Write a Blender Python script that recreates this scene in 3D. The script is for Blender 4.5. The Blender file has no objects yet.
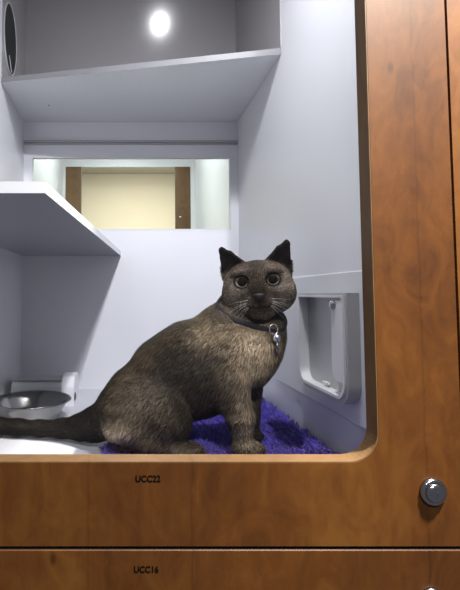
import bpy, bmesh, math, random
import numpy as np
from mathutils import Vector, Matrix
random.seed(7); rng = np.random.default_rng(7)
SC = bpy.context.scene
COL = SC.collection

# ------------------------------------------------------------------ camera
F_PX, PX0, PY0, TANP = 442.0, 126.0, 271.4, 0.0533
CAM = Vector((0, -0.417, 0.245))
PIT = math.atan(TANP)
FW = Vector((0, math.cos(PIT), math.sin(PIT))); UP = Vector((0, -math.sin(PIT), math.cos(PIT)))
def P(x, y, Y):
    """point of the place seen at (x, y) of the photograph on the plane of depth Y"""
    d = Vector(((x - PX0) / F_PX, 0, 0)) + FW + UP * ((PY0 - y) / F_PX)
    return CAM + d * ((Y - CAM.y) / d.y)
cd = bpy.data.cameras.new('camera'); cam = bpy.data.objects.new('camera', cd); COL.objects.link(cam)
cam.location = CAM; cam.rotation_euler = (math.pi / 2 + PIT, 0, 0)
cd.sensor_fit = 'HORIZONTAL'; cd.sensor_width = 36; cd.lens = F_PX / 460 * 36
cd.shift_x = (230 - PX0) / 460; cd.shift_y = -(295 - PY0) / 460
cd.clip_start = 0.01
SC.camera = cam

# ------------------------------------------------------------------ materials
def new_mat(name):
    m = bpy.data.materials.new(name); m.use_nodes = True
    nt = m.node_tree; b = nt.nodes['Principled BSDF']
    return m, nt, b
def mat(name, col, rough=0.5, metal=0.0, spec=0.5, bump=0.0, bscale=200, var=0.0):
    m, nt, b = new_mat(name)
    b.inputs['Base Color'].default_value = (*col, 1); b.inputs['Roughness'].default_value = rough
    b.inputs['Metallic'].default_value = metal; b.inputs['Specular IOR Level'].default_value = spec
    tc = nt.nodes.new('ShaderNodeTexCoord')
    n = nt.nodes.new('ShaderNodeTexNoise'); n.inputs['Scale'].default_value = bscale; n.inputs['Detail'].default_value = 4
    nt.links.new(tc.outputs['Object'], n.inputs['Vector'])
    if bump:
        bp = nt.nodes.new('ShaderNodeBump'); bp.inputs['Strength'].default_value = bump; bp.inputs['Distance'].default_value = 0.001
        nt.links.new(n.outputs['Fac'], bp.inputs['Height']); nt.links.new(bp.outputs['Normal'], b.inputs['Normal'])
    n2 = nt.nodes.new('ShaderNodeTexNoise'); n2.inputs['Scale'].default_value = 6; n2.inputs['Detail'].default_value = 6
    nt.links.new(tc.outputs['Object'], n2.inputs['Vector'])
    mr = nt.nodes.new('ShaderNodeMapRange'); mr.inputs['To Min'].default_value = 1 - var - 0.02; mr.inputs['To Max'].default_value = 1 + var + 0.02
    nt.links.new(n2.outputs['Fac'], mr.inputs['Value'])
    mx = nt.nodes.new('ShaderNodeMix'); mx.data_type = 'RGBA'; mx.blend_type = 'MULTIPLY'; mx.inputs['Factor'].default_value = 1
    mx.inputs['A'].default_value = (*col, 1); nt.links.new(mr.outputs['Result'], mx.inputs['B'])
    nt.links.new(mx.outputs['Result'], b.inputs['Base Color'])
    return m
def wood(name, dark, mid, light, gloss=0.5):
    m, nt, b = new_mat(name); L = nt.links.new
    tc = nt.nodes.new('ShaderNodeTexCoord')
    def noise(sc, scale, detail, dist=0.0):
        mp = nt.nodes.new('ShaderNodeMapping'); mp.inputs['Scale'].default_value = sc
        L(tc.outputs['Object'], mp.inputs['Vector'])
        n = nt.nodes.new('ShaderNodeTexNoise'); n.inputs['Scale'].default_value = scale
        n.inputs['Detail'].default_value = detail; n.inputs['Distortion'].default_value = dist
        n.inputs['Roughness'].default_value = 0.6
        L(mp.outputs['Vector'], n.inputs['Vector']); return n
    a = noise((1, 1, .45), 9, 6, .9)      # broad mottled figure
    g = noise((1, 1, .05), 120, 4)         # fine vertical grain
    c = noise((1, 1, .6), 32, 5, 1.6)      # clouds
    st = noise((1, .02, .02), 9, 2)        # plank to plank tone
    def math_(op, x, y):
        k = nt.nodes.new('ShaderNodeMath'); k.operation = op
        for i, v in enumerate((x, y)):
            if isinstance(v, (int, float)): k.inputs[i].default_value = v
            else: L(v, k.inputs[i])
        return k.outputs[0]
    s = math_('ADD', math_('MULTIPLY', a.outputs['Fac'], .40), math_('MULTIPLY', g.outputs['Fac'], .08))
    s = math_('ADD', s, math_('MULTIPLY', c.outputs['Fac'], .26))
    s = math_('ADD', s, math_('MULTIPLY', st.outputs['Fac'], .26))
    r = nt.nodes.new('ShaderNodeValToRGB'); L(s, r.inputs['Fac'])
    e = r.color_ramp.elements
    e[0].position = .39; e[0].color = (*dark, 1); e[1].position = .62; e[1].color = (*light, 1)
    k = e.new(.5); k.color = (*mid, 1)
    def seam(x_, w__):
        sx = nt.nodes.new('ShaderNodeSeparateXYZ'); L(tc.outputs['Object'], sx.inputs[0])
        wob = math_('MULTIPLY', c.outputs['Fac'], .006)
        d_ = math_('ABSOLUTE', math_('SUBTRACT', math_('ADD', sx.outputs['X'], wob), x_), 0)
        q_ = nt.nodes.new('ShaderNodeMapRange'); L(d_, q_.inputs['Value']); q_.inputs['From Max'].default_value = w__
        q_.inputs['To Min'].default_value = .80; q_.inputs['To Max'].default_value = 1; return q_.outputs['Result']
    seams = math_('MULTIPLY', seam(.045, .0016), math_('MULTIPLY', seam(.262, .002), seam(-.05, .0015)))
    # small dark flecks and knots
    mp = nt.nodes.new('ShaderNodeMapping'); mp.inputs['Scale'].default_value = (1.5, .2, .8); L(tc.outputs['Object'], mp.inputs['Vector'])
    v = nt.nodes.new('ShaderNodeTexVoronoi'); v.inputs['Scale'].default_value = 13; L(mp.outputs['Vector'], v.inputs['Vector'])
    fr = nt.nodes.new('ShaderNodeMapRange'); L(v.outputs['Distance'], fr.inputs['Value'])
    fr.inputs['From Min'].default_value = .03; fr.inputs['From Max'].default_value = .085
    fr.inputs['To Min'].default_value = .45; fr.inputs['To Max'].default_value = 1
    mx = nt.nodes.new('ShaderNodeMix'); mx.data_type = 'RGBA'; mx.blend_type = 'MULTIPLY'; mx.inputs['Factor'].default_value = 1
    L(r.outputs['Color'], mx.inputs['A']); L(math_('MULTIPLY', fr.outputs['Result'], seams), mx.inputs['B'])
    L(mx.outputs['Result'], b.inputs['Base Color'])
    b.inputs['Roughness'].default_value = gloss; b.inputs['Specular IOR Level'].default_value = .2
    bp = nt.nodes.new('ShaderNodeBump'); bp.inputs['Strength'].default_value = .05; bp.inputs['Distance'].default_value = .001
    L(g.outputs['Fac'], bp.inputs['Height']); L(bp.outputs['Normal'], b.inputs['Normal'])
    return m
def glass(name, tint, refl=.42, haze=0.0012):
    m = bpy.data.materials.new(name); m.use_nodes = True; nt = m.node_tree; nt.nodes.clear(); L = nt.links.new
    out = nt.nodes.new('ShaderNodeOutputMaterial')
    tr = nt.nodes.new('ShaderNodeBsdfTransparent'); tr.inputs['Color'].default_value = (*tint, 1)
    gl = nt.nodes.new('ShaderNodeBsdfGlossy'); gl.inputs['Roughness'].default_value = 0.03
    gh = nt.nodes.new('ShaderNodeBsdfGlossy'); gh.inputs['Roughness'].default_value = 0.11
    fr = nt.nodes.new('ShaderNodeFresnel'); fr.inputs['IOR'].default_value = 1.45
    k = nt.nodes.new('ShaderNodeMath'); k.operation = 'MULTIPLY'; k.inputs[1].default_value = refl; L(fr.outputs[0], k.inputs[0])
    m1 = nt.nodes.new('ShaderNodeMixShader'); L(k.outputs[0], m1.inputs[0]); L(tr.outputs[0], m1.inputs[1]); L(gl.outputs[0], m1.inputs[2])
    m2 = nt.nodes.new('ShaderNodeMixShader'); m2.inputs[0].default_value = haze; L(m1.outputs[0], m2.inputs[1]); L(gh.outputs[0], m2.inputs[2])
    L(m2.outputs[0], out.inputs['Surface'])
    return m
def vcol(name, rough=.8, spec=.15, sheen=0.0, nscale=300, var=.25, bump=.0):
    m, nt, b = new_mat(name); L = nt.links.new
    a = nt.nodes.new('ShaderNodeVertexColor'); a.layer_name = 'Col'
    tc = nt.nodes.new('ShaderNodeTexCoord')
    n = nt.nodes.new('ShaderNodeTexNoise'); n.inputs['Scale'].default_value = nscale; n.inputs['Detail'].default_value = 3
    L(tc.outputs['Object'], n.inputs['Vector'])
    mr = nt.nodes.new('ShaderNodeMapRange'); mr.inputs['To Min'].default_value = 1 - var; mr.inputs['To Max'].default_value = 1 + var
    L(n.outputs['Fac'], mr.inputs['Value'])
    mx = nt.nodes.new('ShaderNodeMix'); mx.data_type = 'RGBA'; mx.blend_type = 'MULTIPLY'; mx.inputs['Factor'].default_value = 1
    L(a.outputs['Color'], mx.inputs['A']); L(mr.outputs['Result'], mx.inputs['B']); L(mx.outputs['Result'], b.inputs['Base Color'])
    b.inputs['Roughness'].default_value = rough; b.inputs['Specular IOR Level'].default_value = spec
    b.inputs['Sheen Weight'].default_value = sheen
    if bump:
        bp = nt.nodes.new('ShaderNodeBump'); bp.inputs['Strength'].default_value = bump; bp.inputs['Distance'].default_value = .002
        L(n.outputs['Fac'], bp.inputs['Height']); L(bp.outputs['Normal'], b.inputs['Normal'])
    return m
M = {}
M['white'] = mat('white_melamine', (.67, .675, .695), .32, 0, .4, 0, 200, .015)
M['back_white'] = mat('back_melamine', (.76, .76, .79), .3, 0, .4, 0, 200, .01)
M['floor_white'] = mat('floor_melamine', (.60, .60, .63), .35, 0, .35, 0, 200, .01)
M['white_edge'] = mat('white_edge_band', (.82, .82, .84), .4)
M['shaded_shelf'] = mat('shaded_melamine', (.27, .27, .305), .35)  # white shelf, darkened in colour to carry the shade of its underside
M['grey_edge'] = mat('grey_edge_band', (.15, .15, .155), .5)
M['shade_grey'] = mat('painted_shade_panel', (.27, .255, .26), .28)  # grey colour stands in for shade above the high shelf
M['plastic'] = mat('white_plastic', (.80, .80, .80), .28)
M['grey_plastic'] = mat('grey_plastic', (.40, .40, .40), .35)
M['flap'] = mat('flap_plastic', (.52, .52, .52), .3)
M['dark'] = mat('dark_void', (.006, .006, .006), .9)
M['track'] = mat('grey_track', (.42, .43, .44), .4)
M['line'] = mat('grey_joint', (.72, .73, .73), .6)
M['steel'] = mat('brushed_steel', (.28, .277, .275), .2, 1.0, .5, .06, 60, .05)
M['chrome'] = mat('chrome', (.42, .42, .44), .16, 1.0)
M['silver'] = mat('silver_bell', (.75, .75, .78), .18, 1.0)
M['beige'] = mat('beige_wall', (.66, .61, .49), .7)
M['ceil_warm'] = mat('warm_ceiling', (.75, .70, .56), .7)
M['ink'] = mat('black_ink', (.004, .0035, .003), .9, 0, 0)
M['collar'] = mat('collar_webbing', (.018, .016, .018), .7, 0, .3, .3, 900)
M['nose'] = mat('nose_leather', (.020, .015, .014), .4, 0, .4, .4, 900)
M['whisker'] = mat('whisker_hair', (.55, .53, .50), .4)
M['wood'] = wood('pear_laminate', (.0405, .0130, .0026), (.071, .0242, .0043), (.106, .0415, .0077), .5)
M['wood_edge'] = wood('pear_edge_band', (.073, .039, .017), (.105, .058, .025), (.135, .077, .035), .5)
M['wood_dark'] = wood('walnut_edge', (.10, .055, .025), (.14, .08, .038), (.19, .11, .055), .5)
M['glass'] = glass('door_glass', (.97, .975, .985))
M['pane'] = glass('window_glass', (.95, .97, .95), 1.0, .004)
M['fur_skin'] = vcol('fur_base', .8, .08, 0, 220, .3, .35)
M['fur'] = vcol('fur_hair', .6, .12, 0, 60, .12)
M['rug_base'] = mat('rug_backing', (.045, .03, .20), .9, 0, .1, .4, 300, .2)
M['pile'] = vcol('rug_pile', .8, .15, .3, 40, .2)
M['eye'] = vcol('eye_ball', .05, .35, 0, 10, .02)

# ------------------------------------------------------------------ helpers
def link(name, me, m, parent=None):
    o = bpy.data.objects.new(name, me); COL.objects.link(o)
    if m is not None:
        me.materials.clear(); me.materials.append(m)
    if parent is not None:
        o.parent = parent
    return o
def finish(name, bm, m, parent=None, smooth=False, origin=None):
    bmesh.ops.recalc_face_normals(bm, faces=bm.faces)
    if origin is None and parent is not None: origin = world_of(parent)
    if origin is not None: bmesh.ops.translate(bm, verts=bm.verts, vec=-Vector(origin))
    me = bpy.data.meshes.new(name); bm.to_mesh(me); bm.free()
    if smooth:
        for p in me.polygons: p.use_smooth = True
    o = link(name, me, m, parent)
    if parent is None and origin is not None: o.location = origin
    return o
def world_of(o):
    v = Vector((0, 0, 0))
    while o is not None:
        v += o.location; o = o.parent
    return v
def empty(name, loc, label, cat):
    o = bpy.data.objects.new(name, None); o.empty_display_size = .02; COL.objects.link(o); o.location = loc
    o['label'] = label; o['category'] = cat
    return o
def tag(o, label, cat): o['label'] = label; o['category'] = cat; return o
def box(bm, x0, x1, y0, y1, z0, z1):
    vs = [bm.verts.new((x, y, z)) for x in (x0, x1) for y in (y0, y1) for z in (z0, z1)]
    for f in ((0, 1, 3, 2), (4, 6, 7, 5), (0, 4, 5, 1), (2, 3, 7, 6), (0, 2, 6, 4), (1, 5, 7, 3)):
        bm.faces.new([vs[i] for i in f])
def bevel(bm, w, seg=2):
    bmesh.ops.bevel(bm, geom=bm.edges[:], offset=w, segments=seg, affect='EDGES', profile=.5)
def struct(name, bm, m, parent=None, smooth=False):
    o = finish(name, bm, m, parent, smooth)
    if parent is None: o['kind'] = 'structure'
    return o
def prism(bm, pts, axis, a0, a1):
    """closed outline of 2-D points swept along an axis"""
    def mk(p, a): return {'z': (p[0], p[1], a), 'y': (p[0], a, p[1]), 'x': (a, p[0], p[1])}[axis]
    A = [bm.verts.new(mk(p, a0)) for p in pts]; B = [bm.verts.new(mk(p, a1)) for p in pts]
    n = len(pts)
    for i in range(n): bm.faces.new((A[i], A[(i + 1) % n], B[(i + 1) % n], B[i]))
    bm.faces.new(A[::-1]); bm.faces.new(B)
def rrect(x0, x1, z0, z1, r, n=8, corners=(1, 1, 1, 1)):
    """outline, counter clockwise from bottom left"""
    out = []
    for (cx, cz, a), on in zip(((x0 + r, z0 + r, 180), (x1 - r, z0 + r, 270), (x1 - r, z1 - r, 0), (x0 + r, z1 - r, 90)), corners):
        if on:
            for i in range(n + 1):
                t = math.radians(a + 90 * i / n); out.append((cx + r * math.cos(t), cz + r * math.sin(t)))
        else:
            t = math.radians(a + 45); out.append((cx + r * 1.41421 * math.cos(t), cz + r * 1.41421 * math.sin(t)))
    return out
def ring_prism(bm, outer, inner, axis, a0, a1, ea=0.0):
    """frame between two outlines of equal point count; ea eases the inner front edge"""
    def mk(p, a): return {'y': (p[0], a, p[1]), 'x': (a, p[0], p[1])}[axis]
    n = len(outer)
    O0 = [bm.verts.new(mk(p, a0)) for p in outer]; O1 = [bm.verts.new(mk(p, a1)) for p in outer]
    I0 = [bm.verts.new(mk(p, a0)) for p in inner]; I1 = [bm.verts.new(mk(p, a1)) for p in inner]
    for i in range(n):
        j = (i + 1) % n
        bm.faces.new((O0[i], O0[j], I0[j], I0[i])); bm.faces.new((O1[i], I1[i], I1[j], O1[j]))
        bm.faces.new((O0[i], O1[i], O1[j], O0[j])); bm.faces.new((I0[i], I0[j], I1[j], I1[i]))
def match_outer(inner, x0, x1, z0, z1):
    """project a rounded outline radially on to a rectangle, keeping the corners square"""
    cx, cz = sum(p[0] for p in inner) / len(inner), sum(p[1] for p in inner) / len(inner)
    n = len(inner) // 4; out = []
    C = ((x0, z0), (x1, z0), (x1, z1), (x0, z1))
    for k in range(4):
        grp = inner[k * n:(k + 1) * n]
        for i, p in enumerate(grp):
            t = i / (n - 1)
            a = {0: (x0, p[1]), 1: (p[0], z0), 2: (x1, p[1]), 3: (p[0], z1)}[k]
            b = {0: (p[0], z0), 1: (x1, p[1]), 2: (p[0], z1), 3: (x0, p[1])}[k]
            q = C[k]
            out.append((a[0] * (1 - 2 * t) + q[0] * 2 * t, a[1] * (1 - 2 * t) + q[1] * 2 * t) if t < .5 else
                       (q[0] * (2 - 2 * t) + b[0] * (2 * t - 1), q[1] * (2 - 2 * t) + b[1] * (2 * t - 1)))
    return out
def lathe(bm, prof, c, seg=64, axis='z'):
    rings = []
    for r, h in prof:
        ring = []
        for i in range(seg):
            t = 2 * math.pi * i / seg
            a, b = r * math.cos(t), r * math.sin(t)
            v = {'z': (a, b, h), 'y': (a, h, b), 'x': (h, a, b)}[axis]
            ring.append(bm.verts.new(Vector(c) + Vector(v)))
        rings.append(ring)
    for A, B in zip(rings, rings[1:]):
        for i in range(seg): bm.faces.new((A[i], A[(i + 1) % seg], B[(i + 1) % seg], B[i]))
    bm.faces.new(rings[0][::-1]); bm.faces.new(rings[-1])
def tube(bm, pts, rad, seg=8):
    pts = [Vector(p) for p in pts]; rings = []
    for i, p in enumerate(pts):
        t = (pts[min(i + 1, len(pts) - 1)] - pts[max(i - 1, 0)]).normalized()
        a = t.orthogonal().normalized(); b = t.cross(a)
        if rings:
            a = (pa - t * pa.dot(t)).normalized(); b = t.cross(a)
        pa = a
        r = rad[i] if isinstance(rad, (list, tuple)) else rad
        rings.append([bm.verts.new(p + (a * math.cos(2 * math.pi * k / seg) + b * math.sin(2 * math.pi * k / seg)) * r) for k in range(seg)])
    for A, B in zip(rings, rings[1:]):
        for k in range(seg): bm.faces.new((A[k], A[(k + 1) % seg], B[(k + 1) % seg], B[k]))
    bm.faces.new(rings[0][::-1]); bm.faces.new(rings[-1])
def tri_mesh(name, V, Fc, m, parent, C=None, smooth=True):
    """numpy mesh: V world points, Fc faces (quads or triangles), C colour per vertex"""
    o0 = np.array(world_of(parent)) if parent is not None else np.zeros(3)
    me = bpy.data.meshes.new(name)
    V = (V - o0).astype(np.float32); Fc = Fc.astype(np.int32); k = Fc.shape[1]
    me.vertices.add(len(V)); me.vertices.foreach_set('co', V.ravel())
    me.loops.add(Fc.size); me.loops.foreach_set('vertex_index', Fc.ravel())
    me.polygons.add(len(Fc)); me.polygons.foreach_set('loop_start', np.arange(0, Fc.size, k, dtype=np.int32))
    me.update(calc_edges=True); me.validate()
    if smooth: me.polygons.foreach_set('use_smooth', np.ones(len(me.polygons), bool))
    if C is not None:
        a = me.color_attributes.new('Col', 'FLOAT_COLOR', 'POINT')
        a.data.foreach_set('color', np.concatenate([C, np.ones((len(C), 1))], 1).astype(np.float32).ravel())
    me.update()
    return link(name, me, m, parent)

# ------------------------------------------------------------------ the cubicle
XL, XR, YF, YB, TOP = -.274, .300, .0262, .750, 1.05
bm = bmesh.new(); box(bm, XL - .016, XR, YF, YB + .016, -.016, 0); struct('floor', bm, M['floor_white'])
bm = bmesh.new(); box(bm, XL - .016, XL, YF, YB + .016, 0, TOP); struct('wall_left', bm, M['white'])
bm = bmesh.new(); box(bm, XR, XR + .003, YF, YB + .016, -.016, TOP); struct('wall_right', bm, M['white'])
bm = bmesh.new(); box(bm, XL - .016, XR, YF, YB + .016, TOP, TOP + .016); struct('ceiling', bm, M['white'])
# back wall with the window opening
wl, wb = P(31, 230, YB).x, P(130, 230, YB).z
wr, wt = P(231.5, 230, YB).x, P(130, 157, YB).z
bm = bmesh.new()
box(bm, XL, wl, YB, YB + .016, 0, TOP); box(bm, wr, XR, YB, YB + .016, 0, TOP)
box(bm, wl, wr, YB, YB + .016, 0, wb); box(bm, wl, wr, YB, YB + .016, wt, TOP)
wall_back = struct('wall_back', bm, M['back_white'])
# window: slim frame, joint line and pane
win = bpy.data.objects.new('window_1', None); COL.objects.link(win); win.location = ((wl + wr) / 2, YB, wb); win['kind'] = 'structure'
bm = bmesh.new(); t = .0028
ring_prism(bm, [(wl, wb), (wr, wb), (wr, wt), (wl, wt)], [(wl + t, wb + t), (wr - t, wb + t), (wr - t, wt - t), (wl + t, wt - t)], 'y', YB - .0008, YB + .012)
finish('window_frame', bm, M['line'], win)
bm = bmesh.new(); box(bm, wl + t, wr - t, YB + .004, YB + .008, wb + t, wt - t); finish('pane', bm, M['pane'], win)
# rail above the window
ra, rb = P(130, 141, YB).z, P(130, 145, YB).z
bm = bmesh.new(); box(bm, XL + .001, XR - .001, YB - .007, YB - .0002, (ra + rb) / 2, ra); box(bm, XL + .001, XR - .001, YB - .004, YB - .0002, rb, (ra + rb) / 2 - .001)
struct('trim_1', bm, M['track'])
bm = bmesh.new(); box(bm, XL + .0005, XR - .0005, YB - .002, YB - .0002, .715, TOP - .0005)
struct('shade_panel_1', bm, M['shade_grey'])  # added thin panel, the upper back wall's shade put into its colour
# raised panel on the right wall
z0, z1 = .0785, .276
bm = bmesh.new(); box(bm, XR - .004, XR - .0003, YF + .002, .47, z0, z1); bevel(bm, .0012)
struct('trim_2', bm, M['white'])

# ------------------------------------------------------------------ shelves
a, b_ = P(45, 190, YF), P(121, 257, YB)
zs = (a.z + b_.z) / 2
bm = bmesh.new()
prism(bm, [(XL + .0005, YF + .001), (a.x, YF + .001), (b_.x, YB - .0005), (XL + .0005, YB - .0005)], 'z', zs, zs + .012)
o = finish('shelf', bm, M['shaded_shelf'], None, origin=(XL, .4, zs))  # underside shade is in the face colour, edges stay white
tag(o, 'low white shelf with a slanted edge on the left side wall above the bowl', 'shelf')
o.data.materials.append(M['white_edge'])
for p in o.data.polygons:
    if abs(p.normal.z) < .5: p.material_index = 1
b2 = P(130, 122, YB).z
def hit_z(x, y, z):
    d = Vector(((x - PX0) / F_PX, 0, 0)) + FW + UP * ((PY0 - y) / F_PX)
    return CAM + d * ((z - CAM.z) / d.z)
l, r = hit_z(8, 82, b2), hit_z(280, 54, b2)
sl = (r.y - l.y) / (r.x - l.x); yl, yr = l.y + sl * (XL - l.x), l.y + sl * (XR - l.x)
bm = bmesh.new(); prism(bm, [(XL + .0005, yl), (XR - .0005, yr), (XR - .0005, YB - .0005), (XL + .0005, YB - .0005)], 'z', b2, b2 + .012)
o = finish('shelf', bm, M['white'], None, origin=(0, YB, b2))
for nm_, xa_, xb_, ya_ in (('shade_panel_2', XL + .0002, XL + .0015, yl), ('shade_panel_3', XR - .0015, XR - .0002, yr)):
    bm = bmesh.new(); box(bm, xa_, xb_, ya_, YB - .0022, b2 + .0125, TOP - .0005); struct(nm_, bm, M['shade_grey'])  # added side panels, shade of the upper compartment painted grey
tag(o, 'high white shelf spanning the full width with a slanted front edge', 'shelf'); high_shelf = o
o.data.materials.append(M['grey_edge'])
for p in o.data.polygons:
    if abs(p.normal.z) < .5: p.material_index = 1
# screw heads
for (x, y, nm) in ((51, 37, 'wall'), (49, 105, 'shelf')):
    q = P(x, y, YB) if nm == 'wall' else hit_z(x, y, b2)
    bm = bmesh.new()
    if nm == 'wall': lathe(bm, [(.0022, -.0012), (.0028, -.0001)], q, 12, 'y')
    else: lathe(bm, [(.0016, -.0012), (.0020, -.0001)], q, 12)
    finish('screw', bm, M['dark'], wall_back if nm == 'wall' else high_shelf)
# round vent on the left wall
vc = P(8.5, 44, .60); vz = vc.z
t0, t1 = P(10, 12, .61).z, P(10, 77, .61).z
R = (t0 - t1) / 2; vy = .590; vz = (t0 + t1) / 2
vent = empty('air_vent', (XL, vy, vz), 'round black air vent high on the left wall beside the upper shelf', 'vent')
def oval(bm): bmesh.ops.scale(bm, vec=(1, .66, 1), verts=bm.verts, space=Matrix.Translation((-XL, -vy, -vz)))
bm = bmesh.new()
lathe(bm, [(R + .004, .0016), (R + .004, .004), (R + .001, .0045), (R, .002), (R, 0.0005)], (XL, vy, vz), 48, 'x'); oval(bm); finish('rim', bm, M['track'], vent, True)
bm = bmesh.new(); lathe(bm, [(R, .0018), (R - .001, .0032)], (XL, vy, vz), 48, 'x'); oval(bm); finish('opening', bm, M['dark'], vent)
bm = bmesh.new(); tube(bm, [(XL + .004, vy - .012, vz - .045), (XL + .004, vy + .010, vz - R * .93)], .0012, 6); finish('grille_bar', bm, M['track'], vent)

# ------------------------------------------------------------------ cat flap in the right wall
fy0, fy1 = .151, .299
zt, zb_n = P(357, 296, fy0).z, .109
fl = empty('cat_flap', (XR - .004, (fy0 + fy1) / 2, zb_n), 'white cat flap with grey door and rounded corners in the right wall', 'cat flap')
xf = XR - .004
outer = rrect(fy0, fy1, zb_n, zt + .001, .022, 8, (1, 1, 0, 0)); inner = rrect(fy0 + .004, fy1 - .004, zb_n + .004, zt - .002, .019, 8, (1, 1, 0, 0))
bm = bmesh.new(); ring_prism(bm, outer, inner, 'x', xf - .019, xf); 
finish('frame', bm, M['plastic'], fl)
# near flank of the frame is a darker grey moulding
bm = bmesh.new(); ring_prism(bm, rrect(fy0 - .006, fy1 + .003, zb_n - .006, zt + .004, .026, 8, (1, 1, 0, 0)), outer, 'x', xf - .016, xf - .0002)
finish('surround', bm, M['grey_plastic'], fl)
bm = bmesh.new(); prism(bm, inner, 'x', xf - .0035, xf - .0004); fd = finish('flap_door', bm, M['flap'], fl)
bm = bmesh.new(); prism(bm, rrect(fy0 + .007, fy0 + .036, zb_n + .022, zt - .006, .014, 8, (0, 1, 0, 0)), 'x', xf - .0175, xf - .0036); bevel(bm, .001)
finish('side_guard', bm, M['plastic'], fl)
bm = bmesh.new(); lathe(bm, [(.005, -.004), (.006, 0)], (xf - .0178, fy0 + .026, zt - .012), 20, 'x'); finish('latch', bm, M['chrome'], fl, True)
bm = bmesh.new(); box(bm, xf - .009, xf - .004, (fy0 + fy1) / 2 - .004, (fy0 + fy1) / 2 + .012, zb_n + .007, zb_n + .011); bevel(bm, .001); finish('magnet', bm, M['plastic'], fl)

# ------------------------------------------------------------------ doors
def lettering(text, x0, x1, y0, y1, parent):
    A, B = P(x0, y1, 0), P(x1, y0, 0)
    cu = bpy.data.curves.new('lettering', 'FONT'); cu.body = text; cu.size = 1; cu.extrude = 0; cu.offset = .03
    to = bpy.data.objects.new('lettering_source', cu); COL.objects.link(to)
    bpy.context.view_layer.update()
    dg = bpy.context.evaluated_depsgraph_get(); me = bpy.data.meshes.new_from_object(to.evaluated_get(dg))
    bpy.data.objects.remove(to)
    xs = [v.co.x for v in me.vertices]; ys = [v.co.y for v in me.vertices]
    base = world_of(parent)
    for v in me.vertices:
        u = (v.co.x - min(xs)) / (max(xs) - min(xs)); w = (v.co.y - min(ys)) / (max(ys) - min(ys))
        v.co = Vector((A.x + u * (B.x - A.x), -.0003, A.z + w * (B.z - A.z))) - base
    o = link('lettering', me, M['ink'], parent); o['label'] = 'black lettering ' + text
def lock(x, y, parent):
    c = P(x, y, 0); R = .0122
    bm = bmesh.new(); lathe(bm, [(R, 0), (R, -.002), (R - .0012, -.0036), (R - .003, -.0042), (R - .0036, -.0034)], c, 40, 'y')
    lk = finish('lock', bm, M['chrome'], parent, True, origin=None); lk['label'] = 'round chrome cam lock'
    bm = bmesh.new(); r = R - .0036
    lathe(bm, [(r, -.002), (r, -.0046), (r * .9, -.0058), (r * .6, -.0068), (r * .25, -.0072)], c, 32, 'y')
    br = finish('lock_barrel', bm, M['chrome'], lk, True, origin=world_of(parent))
    bm = bmesh.new(); box(bm, c.x - .0005, c.x + .0005, -.0074, -.0060, c.z - .003, c.z + .003)
    finish('key_slot', bm, M['dark'], lk, origin=world_of(parent))
DT = .0195
gap_z1, gap_z0 = P(230, 546.3, 0).z, P(230, 550.0, 0).z
gx0, gx1 = P(444, 0, 0).x, P(446.6, 0, 0).x
ox1, oz0 = .2345, P(230, 463, 0).z
oz1, ox0 = .985, -.215
def door_leaf(x0, x1, z0, z1, hole, y0, y1, parent):
    """front board, and its eased edge band round the glazed opening"""
    bm = bmesh.new()
    if hole:
        inn = rrect(*hole, .028, 10); out = match_outer(inn, x0, x1, z0, z1)
        ring_prism(bm, out, inn, 'y', y0, y1)
    else:
        box(bm, x0, x1, y0, y1, z0, z1); bevel(bm, .0008, 1)
    return finish('board', bm, M['wood'], parent)
d1 = empty('cabinet_door', ((XL + gx0) / 2, 0, gap_z1), 'wooden cabinet door with large glazed opening and black lettering UCC22', 'cabinet door')
hole = (ox0, ox1, oz0, oz1)
door_leaf(XL - .012, gx0, gap_z1, 1.10, hole, 0, DT, d1)
bm = bmesh.new()
ring_prism(bm, rrect(*hole, .028, 10), rrect(ox0 + .0011, ox1 - .0011, oz0 + .0011, oz1 - .0011, .0269, 10), 'y', .0003, DT)
eb = finish('edge_band', bm, M['wood_edge'], d1); eb['label'] = 'pale wooden edge band around the glass'
bm = bmesh.new(); box(bm, ox0 - .004 + .0055, ox1 - .0015, DT - .0045, DT - .0005, oz0 + .0015, oz1 - .0015)
bm.free(); bm = bmesh.new(); prism(bm, rrect(ox0 - .01, ox1 + .01, oz0 - .01, oz1 + .01, .012, 10), 'y', DT + .0004, DT + .0042)
finish('glass_pane', bm, M['glass'], d1)
lettering('UCC22', 135.5, 160.5, 475.2, 482, d1)
lock(432.5, 491.5, d1)
d2 = empty('cabinet_door', ((XL + gx0) / 2, 0, gap_z0 - .5), 'lower wooden cabinet door with black lettering UCC16 under the gap', 'cabinet door')
b2o = door_leaf(XL - .012, gx0, gap_z0 - .5, gap_z0, None, 0, DT, d2)
b2o.data.materials.append(M['dark'])  # top face painted black for the shade inside the gap
for p in b2o.data.polygons:
    if p.normal.z > .9: p.material_index = 1
lettering('UCC16', 134, 158.5, 565.8, 572.6, d2)
lock(432, 601, d2)
d3 = empty('cabinet_door', (.6, 0, gap_z1), 'plain strip of neighbouring wooden door right of the vertical gap', 'cabinet door')
door_leaf(gx1, .87, gap_z1, 1.10, (.375, .81, oz0, oz1), 0, DT, d3)
bm = bmesh.new(); prism(bm, rrect(.365, .82, oz0 - .01, oz1 + .01, .012, 10), 'y', DT + .0004, DT + .0042); finish('glass_pane', bm, M['glass'], d3)
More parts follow.
